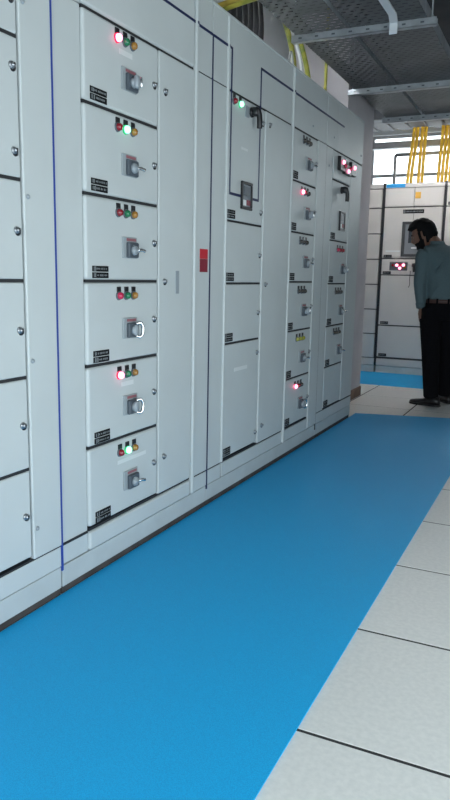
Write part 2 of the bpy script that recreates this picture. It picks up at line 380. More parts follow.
def line(cab, y0, y1, z0, z1, m=NAVY, x0=-0.03, x1=0.002, name='mimic_line'): return box(name, x0, x1, y0, y1, z0, z1, m, cab)
G = 0.005

def gap_gaskets(cab, y0, y1, zs, g=0.0048):  # black gasket bars stand in for the dark of the door gaps
    for z in zs: box('dark_gap_gasket', -0.031, -0.003, y0, y1, z - g, z + g, GASKET, cab)
ROWS = [0.201, 0.514, 0.823, 1.134, 1.441, 1.748, 2.052]
# ---- cabinet A (only its right end shows)
A = cabinet(0.92, 1.917, 'grey cabinet with plain doors and chrome latches, first of the row, no lamps')
strip(A, 0.92, 1.24, Z_P, Z_D); rail(A, 0.92, 1.915); topcover(A, 0.92, 1.915)
ZA = [0.201, 0.514, 0.823, 1.134, 1.444, 1.858, 2.052]
for k in range(6):
    d = door(A, 1.245, 1.762, ZA[k] + G, ZA[k + 1] - G)
    zz = (ZA[k] + ZA[k + 1]) / 2 if k < 4 else None
    for z in ([zz] if zz else ([1.526, 1.77] if k == 4 else [1.96])): rpiece('latch', latch_me('right'), 1.733, z, d)
s = strip(A, 1.768, 1.915, Z_P, Z_D, 0.004, 'cable_chamber_cover', 0.004)
for z in (1.962, 1.395, 0.875, 0.30): rpiece('screw', screw_me('right'), 1.786, z, s, 0.004)
line(A, 1.915, 1.9235, 0.095, Z_T, LIT_BLUE_SEAL, name='joint_seal')

gap_gaskets(A, 1.245, 1.762, ZA[1:6]); gap_gaskets(A, 0.93, 1.914, (0.190, 2.052))
# ---- cabinet B
B = cabinet(1.9245, 3.064, 'grey cabinet with six small doors, each with red, green and amber lamps')
strip(B, 1.9245, 2.079, Z_P, Z_D, -0.006); rail(B, 1.9245, 2.08, -0.006); topcover(B, 1.9245, 2.08, -0.006)
box('bottom_rail', -0.032, 0.004, 2.082, 2.884, 0.112, Z_P - 0.006, PAINT, B, 0.010, 3); box('top_cover', -0.032, 0.004, 2.082, 2.884, Z_D + 0.005, Z_T, PAINT, B, 0.010, 3)
codes = ['rGy', 'Rgy', 'pgy', 'rgy', 'rGy', 'Rgy']
styles = ['lever', 'ring', 'ring', 'lever', 'lever', 'grip']
FX = 0.004
for k in range(6):
    z0 = ROWS[k]; d = door(B, 2.082, 2.577, z0 + G, ROWS[k + 1] - G, x1=0.004, bevel=0.011)
    lamps(d, (2.284, 2.336, 2.386), z0 + 0.262, codes[k])
    rpiece('handle_plate', plate_me('right'), 2.358, z0 + 0.127, d)
    rpiece('rotary_handle', lever_me('right', styles[k]), 2.364, z0 + 0.127, d)
    rpiece('latch', latch_me('right'), 2.540, z0 + 0.157, d)
    rpiece('nameplate', nameplate_me('right', 0.098, 0.044, 2, k), 2.166, z0 + 0.011, d)
    if k in (5, 1): box('label_strip', 0.004, 0.0052, 2.300, 2.385, z0 + 0.208, z0 + 0.226, MATS['pale_label'] if 'pale_label' in MATS else mat('pale_label', (0.68, 0.71, 0.71), 0.5), d)
    if k == 0: box('label_strip', 0.004, 0.0052, 2.27, 2.48, z0 + 0.208, z0 + 0.224, MATS.get('pale_label') or mat('pale_label', (0.68, 0.71, 0.71), 0.5), d)
FX = 0.0
d = door(B, 2.585, 2.884, Z_P + G, Z_D - G, 'cable_chamber_door', 0.003)
for z in (1.90, 1.135, 0.365): rpiece('latch', latch_me('right'), 2.628, z, d, 0.003)
box('vent_slot', 0.001, 0.005, 2.727, 2.758, 1.08, 1.18, MGREY, d, 0.001)
post(B, 2.888, 0.024)
strip(B, 2.914, 3.0625, Z_P, Z_D); rail(B, 2.914, 3.0625); topcover(B, 2.914, 3.0625)
box('warning_label', -0.001, 0.0012, 2.962, 3.040, 1.24, 1.285, REDLAB, B); box('warning_label', -0.001, 0.0012, 2.962, 3.040, 1.178, 1.239, MAROON, B)
line(B, 1.9245, 2.080, 2.238, 2.249, x0=-0.008, x1=-0.004); line(B, 2.088, 2.885, 2.238, 2.249, x0=-0.002, x1=0.0055); line(B, 2.916, 3.0625, 2.238, 2.249, x0=-0.002)
line(B, 3.062, 3.0695, 0.092, 2.236, mat('navy_seal', (0.012, 0.02, 0.07), 0.5), name='joint_seal')

gap_gaskets(B, 2.084, 2.577, ROWS[1:6]); gap_gaskets(B, 2.084, 2.884, (2.051,)); gap_gaskets(B, 1.926, 2.077, (0.190,)); gap_gaskets(B, 2.084, 2.884, (0.195,)); gap_gaskets(B, 2.916, 3.060, (0.190, 2.052))
# ---- cabinet C
C = cabinet(3.070, 4.797, 'grey cabinet with a breaker in its tall door and a column of lever switches')
strip(C, 3.070, 3.222, Z_P, Z_D); rail(C, 3.070, 3.224); topcover(C, 3.070, 3.224)
post(C, 3.221, 0.016, 0.195, Z_T, 0.008)
rail(C, 3.24, 4.114); topcover(C, 3.24, 4.114)
ZC_ = [0.205, 0.815, 1.125, 1.437, 2.052]
dC = []
for k in range(4):
    d = door(C, 3.238, 3.697, ZC_[k] + G, ZC_[k + 1] - G); dC.append(d)
    rpiece('nameplate', nameplate_me('right', 0.095, 0.042, 2, 20 + k), 3.290, ZC_[k] + 0.012, d)
for k, zs in enumerate(((0.275, 0.74), (0.965,), (1.28,), (1.51, 1.975))):
    for z in zs: rpiece('latch', latch_me('right'), 3.668, z, dC[k])
box('label_strip', 0, 0.0012, 3.37, 3.54, 0.66, 0.68, MATS['pale_label'], dC[0])
box('label_strip', 0, 0.0012, 3.40, 3.48, 1.80, 1.812, MATS['pale_label'], dC[3])
lamps(dC[3], (3.300, 3.372), 2.016, 'rG')
rpiece('pistol_switch', pistol_me('right'), 3.515, 2.000, dC[3])
box('switch_plate', 0, 0.004, 3.435, 3.485, 1.965, 2.02, MGREY, dC[3], 0.001)
rpiece('air_breaker', acb_me('right'), 3.468, 1.506, dC[3])
line(C, 3.070, 3.272, 2.238, 2.249, x0=-0.002)
line(C, 3.265, 3.276, 1.575, 2.249, x0=-0.002); line(C, 3.265, 3.404, 1.563, 1.576, x0=-0.002)
line(C, 3.532, 3.640, 1.563, 1.576, x0=-0.002); line(C, 3.629, 3.640, 1.575, 2.249, x0=-0.002)
line(C, 3.629, 4.797, 2.238, 2.249, x0=-0.002)
d = door(C, 3.703, 4.112, Z_P + G, Z_D - G, 'cable_chamber_door', 0.006)
for z in (1.985, 1.122, 0.30): rpiece('latch', latch_me('right'), 3.752, z, d, 0.006)
post(C, 4.116, 0.022)
rail(C, 4.14, 4.79); topcover(C, 4.14, 4.79)
codes = ['Rrk', 'vvv', 'kkk', 'kkk', 'Rrk', 'kkk']; styles = ['ring', 'lever', 'grip', 'lever', 'grip', 'lever']
for k in range(6):
    z0 = ROWS[k]; d = door(C, 4.137, 4.606, z0 + G, ROWS[k + 1] - G)
    lamps(d, (4.330, 4.386, 4.442), z0 + 0.258, codes[k])
    rpiece('handle_plate', plate_me('right'), 4.435, z0 + 0.127, d)
    rpiece('rotary_handle', lever_me('right', styles[k]), 4.44, z0 + 0.127, d)
    rpiece('latch', latch_me('right'), 4.585, z0 + 0.152, d)
    rpiece('nameplate', nameplate_me('right', 0.098, 0.044, 2, 40 + k), 4.195, z0 + 0.011, d)
strip(C, 4.612, 4.79, 0.116, Z_D, 0.005, bevel=0.004)
line(C, 4.790, 4.7985, 0.07, Z_D, GASKET, name='joint_seal')

gap_gaskets(C, 3.238, 3.697, ZC_[1:4]); gap_gaskets(C, 4.141, 4.606, ROWS[1:6]); gap_gaskets(C, 3.072, 3.220, (0.19, 2.052)); gap_gaskets(C, 3.238, 4.112, (0.195, 2.051)); gap_gaskets(C, 4.141, 4.605, (0.195,)); gap_gaskets(C, 4.141, 4.788, (2.052,))
# ---- cabinet D
D = cabinet(4.799, 5.735, 'grey cabinet ending the row at the pillar, with a dark meter box of red digits')
strip(D, 4.80, 4.957, Z_P, Z_D); rail(D, 4.80, 5.733); topcover(D, 4.80, 5.06); topcover(D, 5.064, 5.733)
ZD_ = [0.198, 0.508, 0.812, 1.122, 1.432, 1.853, 2.052]
for k in range(6):
    z0 = ZD_[k]; d = door(D, 4.962, 5.405, z0 + G, ZD_[k + 1] - G, x1=0.004 if k == 5 else 0.0)
    if k < 5: rpiece('nameplate', nameplate_me('right', 0.098, 0.044, 2, 60 + k), 5.02, z0 + 0.011, d)
    if k in (1, 2, 3):
        lamps(d, (5.15, 5.215, 5.28), z0 + 0.254, 'kkk' if k < 3 else 'prr')
        rpiece('handle_plate', plate_me('right'), 5.285, z0 + 0.110, d)
        rpiece('rotary_handle', lever_me('right', 'lever' if k < 3 else 'grip'), 5.29, z0 + 0.110, d)
    if k == 4:
        rpiece('pistol_switch', pistol_me('right'), 5.185, 1.800, d)
        rpiece('air_breaker', acb_me('right'), 5.225, 1.512, d)
    if k == 5:
        for yy in (5.045, 5.335):
            box('meter_box', 0.004, 0.030, yy, yy + 0.125, 1.925, 2.022, BLACK, d, 0.004)
        box('meter_box', 0.004, 0.030, 5.17, 5.335, 1.915, 1.985, BLACK, d, 0.004)
        for yy, zz in ((5.105, 1.985), (5.398, 1.985), (5.24, 1.940), (5.165, 1.965), (5.30, 1.965)):
            place('red_indicator', lens_me(RED_ON if yy in (5.105, 5.398, 5.24) else PINK_OFF, 'right', 0.0145), (0.028, yy, zz), d)
d = door(D, 5.412, 5.728, Z_P + G, Z_D - G, 'cable_chamber_door', 0.002)
line(D, 4.80, 5.19, 2.238, 2.249, x0=-0.002)
for y, z in ((4.50, 2.12), (4.96, 2.13), (5.68, 2.12), (4.87, 1.93)): place('screw', screw_me('right'), (-0.001, y, z), D)

gap_gaskets(D, 4.964, 5.404, ZD_[1:6]); gap_gaskets(D, 4.802, 5.728, (0.192, 2.051))

for c_, y_, w_, p_ in ((B, 2.888, .024, .012), (C, 3.221, .016, .008), (C, 4.114, .026, .012)): line(c_, y_ + .006, y_ + w_ - .006, 2.238, 2.249, x0=p_ - .002, x1=p_ + .001)

# ------------------------------------------------------------------ far cabinets (facing the camera, front plane y = FY)
FY = 8.79
def fbox(name, x0, x1, z0, z1, parent, m=PAINT_FAR, d0=0.03, d1=0.0, bevel=0.004):
    return box(name, x0, x1, FY - d1, FY + d0, z0, z1, m, parent, bevel)
def far_cabinet(x0, x1, label):
    c = tag(empty('far_cabinet', ((x0 + x1) / 2, FY + 0.3, 0)), label, 'cabinet', 'pale cabinets along the far end of the room')
    box('body', x0 + 0.001, x1 - 0.001, FY + 0.028, FY + 0.6, 0.09, 2.30, MATS['carcass'], c)
    box('plinth', x0, x1, FY + 0.004, FY + 0.58, 0.0, 0.085, PLINTH, c, 0.002)
    fbox('bottom_rail', x0 + 0.002, x1 - 0.002, 0.09, 0.176, c)
    fbox('top_rail', x0 + 0.002, x1 - 0.002, 2.252, 2.30, c)
    return c
def fplace(name, me, x, z, parent, dy=0.0): return place(name, me, (x, FY - dy, z), parent)
L_ = far_cabinet(-1.30, -0.552, 'pale cabinet with a stack of plain doors, partly hidden by the pillar')
ZL = [0.180, 0.485, 0.790, 1.097, 1.404, 1.711, 2.016, 2.245]
for k in range(7):
    d = fbox('door', -1.10, -0.563, ZL[k] + 0.006, ZL[k + 1] - 0.006, L_)
    fplace('latch', latch_me('back'), -1.07, (ZL[k] + ZL[k + 1]) / 2, d)
fbox('cover_strip', -1.298, -1.106, 0.186, 2.24, L_)
M_ = far_cabinet(-0.528, 0.170, 'pale cabinet with a dark display window and lit red lamps, facing the man')
for a, b in ((-0.524, -0.179), (-0.172, 0.166)): fbox('top_cover', a, b, 2.030, 2.246, M_)
dA = [fbox('door', -0.524, -0.174, 1.420, 2.018, M_), fbox('door', -0.170, 0.166, 1.420, 2.018, M_)]
bm = bmesh.new()
for a, b, c, d in ((-0.295, 0.02, 1.44, 1.47), (-0.295, 0.02, 1.822, 1.852), (-0.295, -0.258, 1.47, 1.822), (-0.017, 0.02, 1.47, 1.822)): box_bm(a, b, FY - 0.020, FY, c, d, 0.003, bm=bm)
dw = part('display_window', bm, mat('window_frame_dark', (0.05, 0.055, 0.06), 0.4), M_)
box('breaker_front', -0.258, -0.017, FY - 0.006, FY + 0.002, 1.47, 1.822, ACBG, dw)
box('breaker_panel', -0.215, -0.06, FY - 0.012, FY - 0.006, 1.60, 1.76, SMOKE, dw)
box('white_strip', -0.175, -0.095, FY - 0.013, FY - 0.006, 1.535, 1.548, WHITE, dw); box('white_strip', -0.165, -0.145, FY - 0.014, FY - 0.012, 1.590, 1.610, WHITE, dw)
np_ = fplace('nameplate', nameplate_me('back', 0.25, 0.046, 1, 77), -0.175, 1.948, M_, 0.0)
fbox('warning_sticker', -0.165, -0.10, 2.12, 2.195, M_, YSTICK, 0.0, 0.0015, 0)
fbox('label_strip', -0.484, -0.305, 1.494, 1.512, dA[0], MATS['pale_label'], 0.0, 0.0012, 0)
fbox('blue_tape', -0.518, -0.290, 2.254, 2.297, M_, BSTICK, 0.0, 0.0015, 0)
def far_np(x, z, d, seed): fplace('nameplate', nameplate_me('back', 0.10, 0.034, 1, seed), x, z, d)
far_np(-0.455, 1.426, dA[0], 81)
dc = fbox('control_door', -0.524, 0.166, 1.222, 1.406, M_); far_np(-0.455, 1.226, dc, 82)
fbox('lamp_panel', -0.425, -0.205, 1.272, 1.372, dc, DGREY, 0.0, 0.004, 0.002)
for x, z, m in ((-0.385, 1.335, RED_OFF), (-0.335, 1.335, RED_ON), (-0.255, 1.338, RED_ON), (-0.235, 1.310, YEL_OFF), (-0.298, 1.300, RED_ON), (-0.298, 1.342, PINK_OFF)):
    fplace('indicator_lamp', lens_me(m, 'back', 0.017), x, z, dc, 0.003)
fplace('pistol_switch', pistol_me('back'), -0.125, 1.335, dc)
fplace('screw', screw_me('back'), -0.19, 1.34, dc)
part('key_cord', tube_bm([(-0.166, FY - 0.008, 1.27), (-0.168, FY - 0.012, 1.18), (-0.166, FY - 0.010, 1.10), (-0.180, FY - 0.010, 1.07)], 0.004), BLACK, dc)
for z0, z1 in ((0.600, 1.212), (0.198, 0.590)):
    d = fbox('door', -0.524, 0.166, z0 + 0.004, z1 - 0.002, M_); far_np(-0.452, z0 + 0.012, d, int(z0 * 100))
    fplace('latch', latch_me('back'), 0.13, (z0 + z1) / 2, d)
R_ = far_cabinet(0.196, 0.92, 'pale cabinet beside the display cabinet, mostly hidden behind the man')
for z0, z1 in ((2.030, 2.246), (1.420, 2.018), (1.100, 1.408), (0.600, 1.090), (0.186, 0.590)):
    d = fbox('door', 0.20, 0.70, z0, z1, R_); far_np(0.27, z0 + 0.01, d, int(z0 * 90)); fplace('latch', latch_me('back'), 0.66, (z0 + z1) / 2, d)
fbox('cover_strip', 0.706, 0.916, 0.186, 2.246, R_)
for c, x in ((M_, -0.540), (R_, 0.183)): box('joint_seal', x - 0.0125, x + 0.0125, FY - 0.001, FY + 0.05, 0.09, 2.31, GASKET, c)

# ------------------------------------------------------------------ overhead trays and steel
TZ = 2.70
def tray(x0, x1, y0, y1, z, label):
    t = tag(empty('cable_tray', ((x0 + x1) / 2, (y0 + y1) / 2, z)), label, 'cable tray', 'perforated cable trays under the ceiling')
    box('tray_bed', x0, x1, y0, y1, z, z + 0.003, TRAY, t)
    for x in (x0, x1 - 0.004): box('side_flange', x, x + 0.004, y0, y1, z + 0.003, z + 0.075, STEEL, t)
    return t
tray(-0.165, 0.175, 1.2, 7.10, TZ, 'perforated steel cable tray running above the cabinet fronts')
tray(0.205, 0.665, 1.2, 7.10, TZ, 'wider perforated steel cable tray running above the blue mat')
tray(0.95, 1.45, 1.2, 7.10, TZ + 0.10, 'perforated steel cable tray running high above the aisle tiles')
def strut(x0, x1, y, z, label, h=0.042, w=0.042, rods=(-0.178, 0.69)):
    t = tag(empty('strut_channel', ((x0 + x1) / 2, y, z)), label, 'steel strut', 'steel channels carrying the cable trays')
    bm = bmesh.new()
    box_bm(x0, x1, y - w / 2, y + w / 2, z, z + 0.003, bm=bm); box_bm(x0, x1, y - w / 2, y - w / 2 + 0.003, z, z + h, bm=bm); box_bm(x0, x1, y + w / 2 - 0.003, y + w / 2, z, z + h, bm=bm)
    part('channel', bm, STEEL, t)
    hole = shared('slot_hole', lambda: mesh_from(box_bm(-0.011, 0.011, -0.0008, 0.0008, -0.005, 0.005), DGREY))
    n = int((x1 - x0) / 0.11)
    for k in range(n): place('slot', hole, (x0 + 0.06 + k * 0.11, y - w / 2 - 0.0004, z + h / 2), t)
    for x in rods: part('hanger_rod', cyl_bm((x, y, z + 0.003), (x, y, ZC), 0.005, n=8), STEEL, t)
    return t
strut(-0.192, 0.72, 4.58, TZ - 0.044, 'grey slotted steel channel crossing under both trays above the lever switch column')
strut(-0.22, 1.60, 6.00, TZ - 0.044, 'grey slotted steel channel crossing under the trays beside the pillar', 0.044, 0.05, (-0.185, 0.80, 1.5))
strut(-0.20, 1.60, 7.14, TZ - 0.044, 'grey slotted steel channel under the far ends of the trays beyond the pillar', 0.05, 0.05, (-0.185, 0.80, 1.5))
hb = tag(empty('hanger_bracket', (0.45, 4.4, 2.60)), 'pale bent steel bracket hanging under the wider tray', 'bracket')
bm = bmesh.new(); P = [(0.492, 3.75, 2.685), (0.495, 4.40, 2.685), (0.480, 4.50, 2.672), (0.476, 4.515, 2.615)]
ax = [(1, 0, 0)] * 4
prev = None
for i, p in enumerate(P):
    p = Vector(p); q = [bm.verts.new(p + Vector((s * 0.024, 0, 0)) + n) for s, n in ((-1, Vector((0, 0, 0))), (1, Vector((0, 0, 0))), (1, Vector((0, 0.008, 0.008))), (-1, Vector((0, 0.008, 0.008))))]
    if prev:
        for k in range(4): bm.faces.new((prev[k], prev[(k + 1) % 4], q[(k + 1) % 4], q[k]))
    else: bm.faces.new(q[::-1])
    prev = q
bm.faces.new(prev); part('bent_bar', bm, mat('pale_painted_steel', (0.62, 0.65, 0.68), 0.45), hb)
# cross beams by the far window and the ribbed roof sheet before it
tag(box('steel_beam', -3.0, 3.2, 9.45, 9.55, 2.83, 2.91, mat('grey_beam', (0.30, 0.31, 0.33), 0.6, noise=0.2, nscale=5)), 'grey steel beam across the bright window above the far cabinets', 'beam')
tag(box('steel_beam', -2.9, 3.1, 7.62, 7.74, 2.80, 2.90, mat('grey_beam', (0.3, 0.3, 0.3))), 'dark grey steel beam beyond the ends of the cable trays', 'beam')
rs = tag(empty('ribbed_soffit', (0, 8.5, 3.0)), 'ribbed sheet soffit sloping down between the beam and the window', 'soffit')
for k in range(28):
    x = -2.9 + k * 0.215
    box('rib', x, x + 0.15, 7.96, 9.4, 3.03, 3.055, mat('soffit_sheet', (0.16, 0.16, 0.17), 0.7, noise=0.2, nscale=6), rs, 0.008)
box('sheet', -2.95, 3.1, 7.94, 9.42, 3.055, 3.07, MATS['soffit_sheet'], rs)
pf = tag(empty('pipe_frame', (0.1, 9.30, 2.4)), 'grey pipe frame standing on top of the far cabinets', 'pipe frame')
part('top_pipe', cyl_bm((-0.55, 9.32, 2.72), (0.9, 9.32, 2.72), 0.022), MATS['grey_beam'], pf, True)
part('upright', cyl_bm((-0.55, 9.32, 2.302), (-0.55, 9.32, 2.72), 0.020), MATS['grey_beam'], pf, True)
part('upright', cyl_bm((0.9, 9.32, 2.302), (0.9, 9.32, 2.72), 0.020), MATS['grey_beam'], pf, True)

def cable(pts, r, m, label, group, name='cable', sub=6):
    return tag(part(name, tube_bm(pts, r, 8, sub), m, None, True), label, 'cable', group)
FG = 'yellow cables rising behind the far cabinets'
for b_, (xs_, dx, lab) in enumerate((((-0.358, -0.314), 0.03, 'yellow cable of the leaning pair rising nearest the blue tape'), ((-0.222, -0.178), 0.0, 'yellow cable of the upright pair rising over the warning sticker'),
        ((0.015, 0.060, 0.105, 0.152, 0.198, 0.244, 0.290), 0.01, 'yellow cable of the thick bundle rising over the right side of the display cabinet'))):
    for x in xs_: cable([(x, 9.20, 2.301), (x + dx * 0.3, 9.21, 2.55), (x + dx, 9.24, 2.83), (x + dx * 1.3, 9.26, 3.025)], 0.0205, YCAB, lab, FG, 'yellow_cable')
TG = 'cables from the cabinet roofs upwards'
def riser(y, dz, r, m, label, name):
    cable([(-0.20, y, 2.39), (-0.19, y, 2.42 + dz), (-0.02, y, 2.46 + dz), (0.35, y, 2.51 + dz), (0.74, y, 2.56 + dz), (0.80, y, 2.75), (0.80, y, 3.34)], r, m, label, TG, name)
riser(3.27, 0.0, 0.019, DYCAB, 'yellow cable leaving the roof of the breaker cabinet beside a grey cable', 'yellow_cable')
riser(3.32, 0.0, 0.019, YGCAB, 'yellow-green cable leaving the roof of the breaker cabinet beside black cables', 'earth_cable')
riser(3.22, 0.0, 0.017, GCAB, 'pale grey cable leaving the roof of the breaker cabinet between two yellow ones', 'grey_cable')
riser(3.17, 0.0, 0.017, YGCAB, 'yellow-green cable at the edge of the group leaving the breaker cabinet roof', 'earth_cable')
def arch(x, y, r, m, label, name):
    cable([(x, y + 0.02, 2.39), (x, y + 0.02, 2.50), (x, y - 0.03, 2.62), (x, y - 0.15, 2.74), (x, y - 0.32, 2.83), (x, y - 0.6, 2.92), (x, y - 1.2, 3.0)], r, m, label, TG, name)
arch(-0.215, 4.68, 0.018, YGCAB, 'yellow-green earth cable arching down to the roof, between black cables and a white one', 'earth_cable')
arch(-0.275, 5.16, 0.018, YGCAB, 'yellow-green earth cable arching down to the roof, between a white cable and the pillar', 'earth_cable')
arch(-0.245, 4.93, 0.012, mat('white_cable', (0.65, 0.66, 0.66), 0.5), 'white cable arching down between two yellow-green earth cables', 'white_cable')
cable([(-0.22, 5.38, 2.39), (-0.22, 5.38, 2.7), (-0.22, 5.38, 3.34)], 0.012, YGCAB, 'thin cable standing upright on the last cabinet roof by the pillar', TG, 'upright_cable')
cable([(-0.16, 4.44, 2.388), (-0.16, 4.44, 2.50), (-0.16, 4.48, 2.575), (-0.16, 4.52, 2.50), (-0.16, 4.52, 2.388)], 0.008, GCAB, 'small grey lifting loop on a cabinet roof', None, 'lifting_loop')
for k in range(15):
    y = 3.86 + 0.042 * k; x = -0.40 + 0.05 * (k % 2)
    cable([(x, y, 2.388), (x - 0.01, y, 2.5), (x + 0.01, y + 0.004, 2.7), (x - 0.015, y, 3.0), (x, y, 3.34)], 0.018, BCAB, 'black cable of the dense bunch rising from the breaker cabinet roof', 'black cables rising behind the yellow ones', 'black_cable')
# black power cables lying in the trays
for k in range(4):
    x = (-0.13, -0.08, 0.25, 0.31)[k]
    cable([(x, 1.3, TZ + 0.022), (x + 0.004, 3.0, TZ + 0.022), (x - 0.004, 5.0, TZ + 0.022), (x, 7.0, TZ + 0.022)], 0.018, BCAB, 'black power cable lying along the narrow tray' if k < 2 else 'black power cable lying along the wider tray', 'black cables in the narrow tray' if k < 2 else 'black cables in the wider tray', 'black_cable', 3)

# ------------------------------------------------------------------ unseen tube lamps; two added to brighten the wall and far cabinets
for LX, y, LZ, EM, lab in ((2.2, 0.25, 3.0, TUBE, 'unseen ceiling tube lamp hung over the aisle tiles'), (-0.64, 4.42, 3.18, WALL_FILL_TUBE, 'unseen tube lamp added to brighten the wall behind the cable trays'), (0.2, 7.83, 2.87, FAR_FILL_TUBE, 'unseen tube lamp added beyond the cable trays to brighten the far cabinets')):
    f = tag(empty('unseen_tube_lamp', (LX, y, LZ)), lab, 'lamp')
    lx = y > 7      # this one hangs across the room
    hx, hy = (0.65, 0.08) if lx else (0.08, 0.65)
    box('housing', LX - hx, LX + hx, y - hy, y + hy, LZ, LZ + 0.06, WHITE, f, 0.006)
    for d_ in (-0.04, 0.04):
        p0, p1 = ((LX - 0.6, y + d_, LZ - 0.02), (LX + 0.6, y + d_, LZ - 0.02)) if lx else ((LX + d_, y - 0.6, LZ - 0.02), (LX + d_, y + 0.6, LZ - 0.02))
        part('tube', cyl_bm(p0, p1, 0.014), EM, f, True)
    for d_ in (-0.5, 0.5): part('hanger_rod', cyl_bm((LX + (d_ if lx else 0), y + (0 if lx else d_), LZ + 0.06), (LX + (d_ if lx else 0), y + (0 if lx else d_), ZC), 0.004, n=8), STEEL, f)
# ------------------------------------------------------------------ the man
def V(*a): return Vector(a)
def loft(rings, n=20, bm=None):
    """rings: (centre, axis_a, axis_b) -> closed lofted tube"""
    bm = bm or bmesh.new(); prev = None
    for c, a, b in rings:
        ring = [bm.verts.new(c + a * math.cos(2 * math.pi * k / n) + b * math.sin(2 * math.pi * k / n)) for k in range(n)]
        if prev:
            for k in range(n): bm.faces.new((prev[k], prev[(k + 1) % n], ring[(k + 1) % n], ring[k]))
        else: bm.faces.new(ring[::-1])
        prev = ring
    bm.faces.new(prev); return bm
def limb(pts, radii, bm, sub=4, n=14, flat=None, side=None):
    P = smooth_path(pts, sub); m = len(P); rings = []
    for i, p in enumerate(P):
        t = i / (m - 1) * (len(radii) - 1); k = min(int(t), len(radii) - 2); r = radii[k] + (radii[k + 1] - radii[k]) * (t - k)
        d = (P[min(i + 1, m - 1)] - P[max(i - 1, 0)]).normalized()
        a = (side - d * side.dot(d)).normalized() if side is not None else d.orthogonal().normalized()
        b = d.cross(a); rings.append((p, a * r, b * r * (flat or 1.0)))
    return loft(rings, n, bm)
def blob(bm, c, ax, n=14):
    s = bmesh.ops.create_uvsphere(bm, u_segments=n, v_segments=n // 2 + 2, radius=1.0)
    for v in s['verts']: v.co = c + ax[0] * v.co.x + ax[1] * v.co.y + ax[2] * v.co.z
def remeshed(bm, voxel, smooth=6):
    bmesh.ops.recalc_face_normals(bm, faces=bm.faces)
    me = bpy.data.meshes.new('tmp'); bm.to_mesh(me); bm.free(); o = bpy.data.objects.new('tmp', me); COL.objects.link(o)
    r = o.modifiers.new('r', 'REMESH'); r.mode = 'VOXEL'; r.voxel_size = voxel
    s = o.modifiers.new('s', 'SMOOTH'); s.iterations = smooth; s.factor = 0.5
    dg = bpy.context.evaluated_depsgraph_get(); out = bpy.data.meshes.new_from_object(o.evaluated_get(dg))
    bpy.data.objects.remove(o); bpy.data.meshes.remove(me)
    b2 = bmesh.new(); b2.from_mesh(out); bpy.data.meshes.remove(out); return b2
PF = V(-0.55, 0.835, 0).normalized(); PL = V(-PF.y, PF.x, 0); UP = V(0, 0, 1)
person = tag(empty('person', (0.55, 6.78, 0)), 'man in a teal shirt and black trousers looking down beside the far cabinets', 'person')
# joints
shL, elL, wrL = V(0.355, 6.725, 1.395), V(0.340, 6.665, 1.13), V(0.360, 6.70, 0.895)
shR, elR, wrR = V(0.650, 6.905, 1.405), V(0.725, 6.90, 1.14), V(0.690, 7.02, 0.93)
Hc = V(0.312, 6.875, 1.578)
fd = V(-0.93, 0.14, -0.36).normalized(); ll = UP.cross(fd).normalized(); hu = fd.cross(ll)
def head_point(a, b, c, grow=0.0, nose=True):
    s = 1.10
    x, y, z = a * 0.100, b * 0.078, c * 0.122
    if c < 0:
        y *= 1 - 0.32 * c * c; x += 0.016 * c * c if a > 0 else 0.02 * c * c
    if a < 0: x *= 1.04
    if nose and a > 0:
        x += 0.026 * math.exp(-((b / 0.17) ** 2 + ((c + 0.20) / 0.17) ** 2)) + 0.010 * math.exp(-((b / 0.13) ** 2 + ((c - 0.02) / 0.2) ** 2))
        x += 0.007 * math.exp(-((b / 0.5) ** 2 + ((c - 0.22) / 0.10) ** 2))
        for sgn in (-1, 1): x -= 0.011 * math.exp(-(((b - sgn * 0.38) / 0.17) ** 2 + ((c - 0.04) / 0.11) ** 2))
        x += 0.007 * math.exp(-((b / 0.28) ** 2 + ((c + 0.50) / 0.05) ** 2)) + 0.008 * math.exp(-((b / 0.28) ** 2 + ((c + 0.62) / 0.05) ** 2)) + 0.012 * math.exp(-((b / 0.25) ** 2 + ((c + 0.86) / 0.12) ** 2))
    p = Vector((x, y, z)); p += p.normalized() * grow
    return Hc + (fd * p.x + ll * p.y + hu * p.z) * s
def head_shell(keep, grow, nu=40, nv=30):
    bm = bmesh.new(); g = {}
    for j in range(1, nv):
        th = math.pi * j / nv
        for i in range(nu):
            ph = 2 * math.pi * i / nu; a, b, c = math.sin(th) * math.cos(ph), math.sin(th) * math.sin(ph), math.cos(th)
            if keep(a, b, c): g[i, j] = (bm.verts.new(head_point(a, b, c, grow(a, b, c), False)), bm.verts.new(head_point(a, b, c, -0.004, False)))
    t = {}
    for j in range(1, nv - 1):
        for i in range(nu):
            q = [(i, j), ((i + 1) % nu, j), ((i + 1) % nu, j + 1), (i, j + 1)]
            if all(k in g for k in q):
                for s in (0, 1): bm.faces.new([g[k][s] for k in (q if s == 0 else q[::-1])])
                for k in range(4):
                    e = (q[k], q[(k + 1) % 4]); r = (e[1], e[0])
                    if r in t: del t[r]
                    else: t[e] = 1
    for a_, b_ in t: bm.faces.new((g[a_][0], g[a_][1], g[b_][1], g[b_][0]))
    if keep(0, 0, 1):
        top = [bm.verts.new(head_point(0, 0, 1, grow(0, 0, 1), False)), bm.verts.new(head_point(0, 0, 1, -0.004, False))]
        for i in range(nu):
            if (i, 1) in g and ((i + 1) % nu, 1) in g: bm.faces.new((top[0], g[i, 1][0], g[(i + 1) % nu, 1][0]))
    bmesh.ops.delete(bm, geom=[v for v in bm.verts if not v.link_faces], context='VERTS')
    return bm
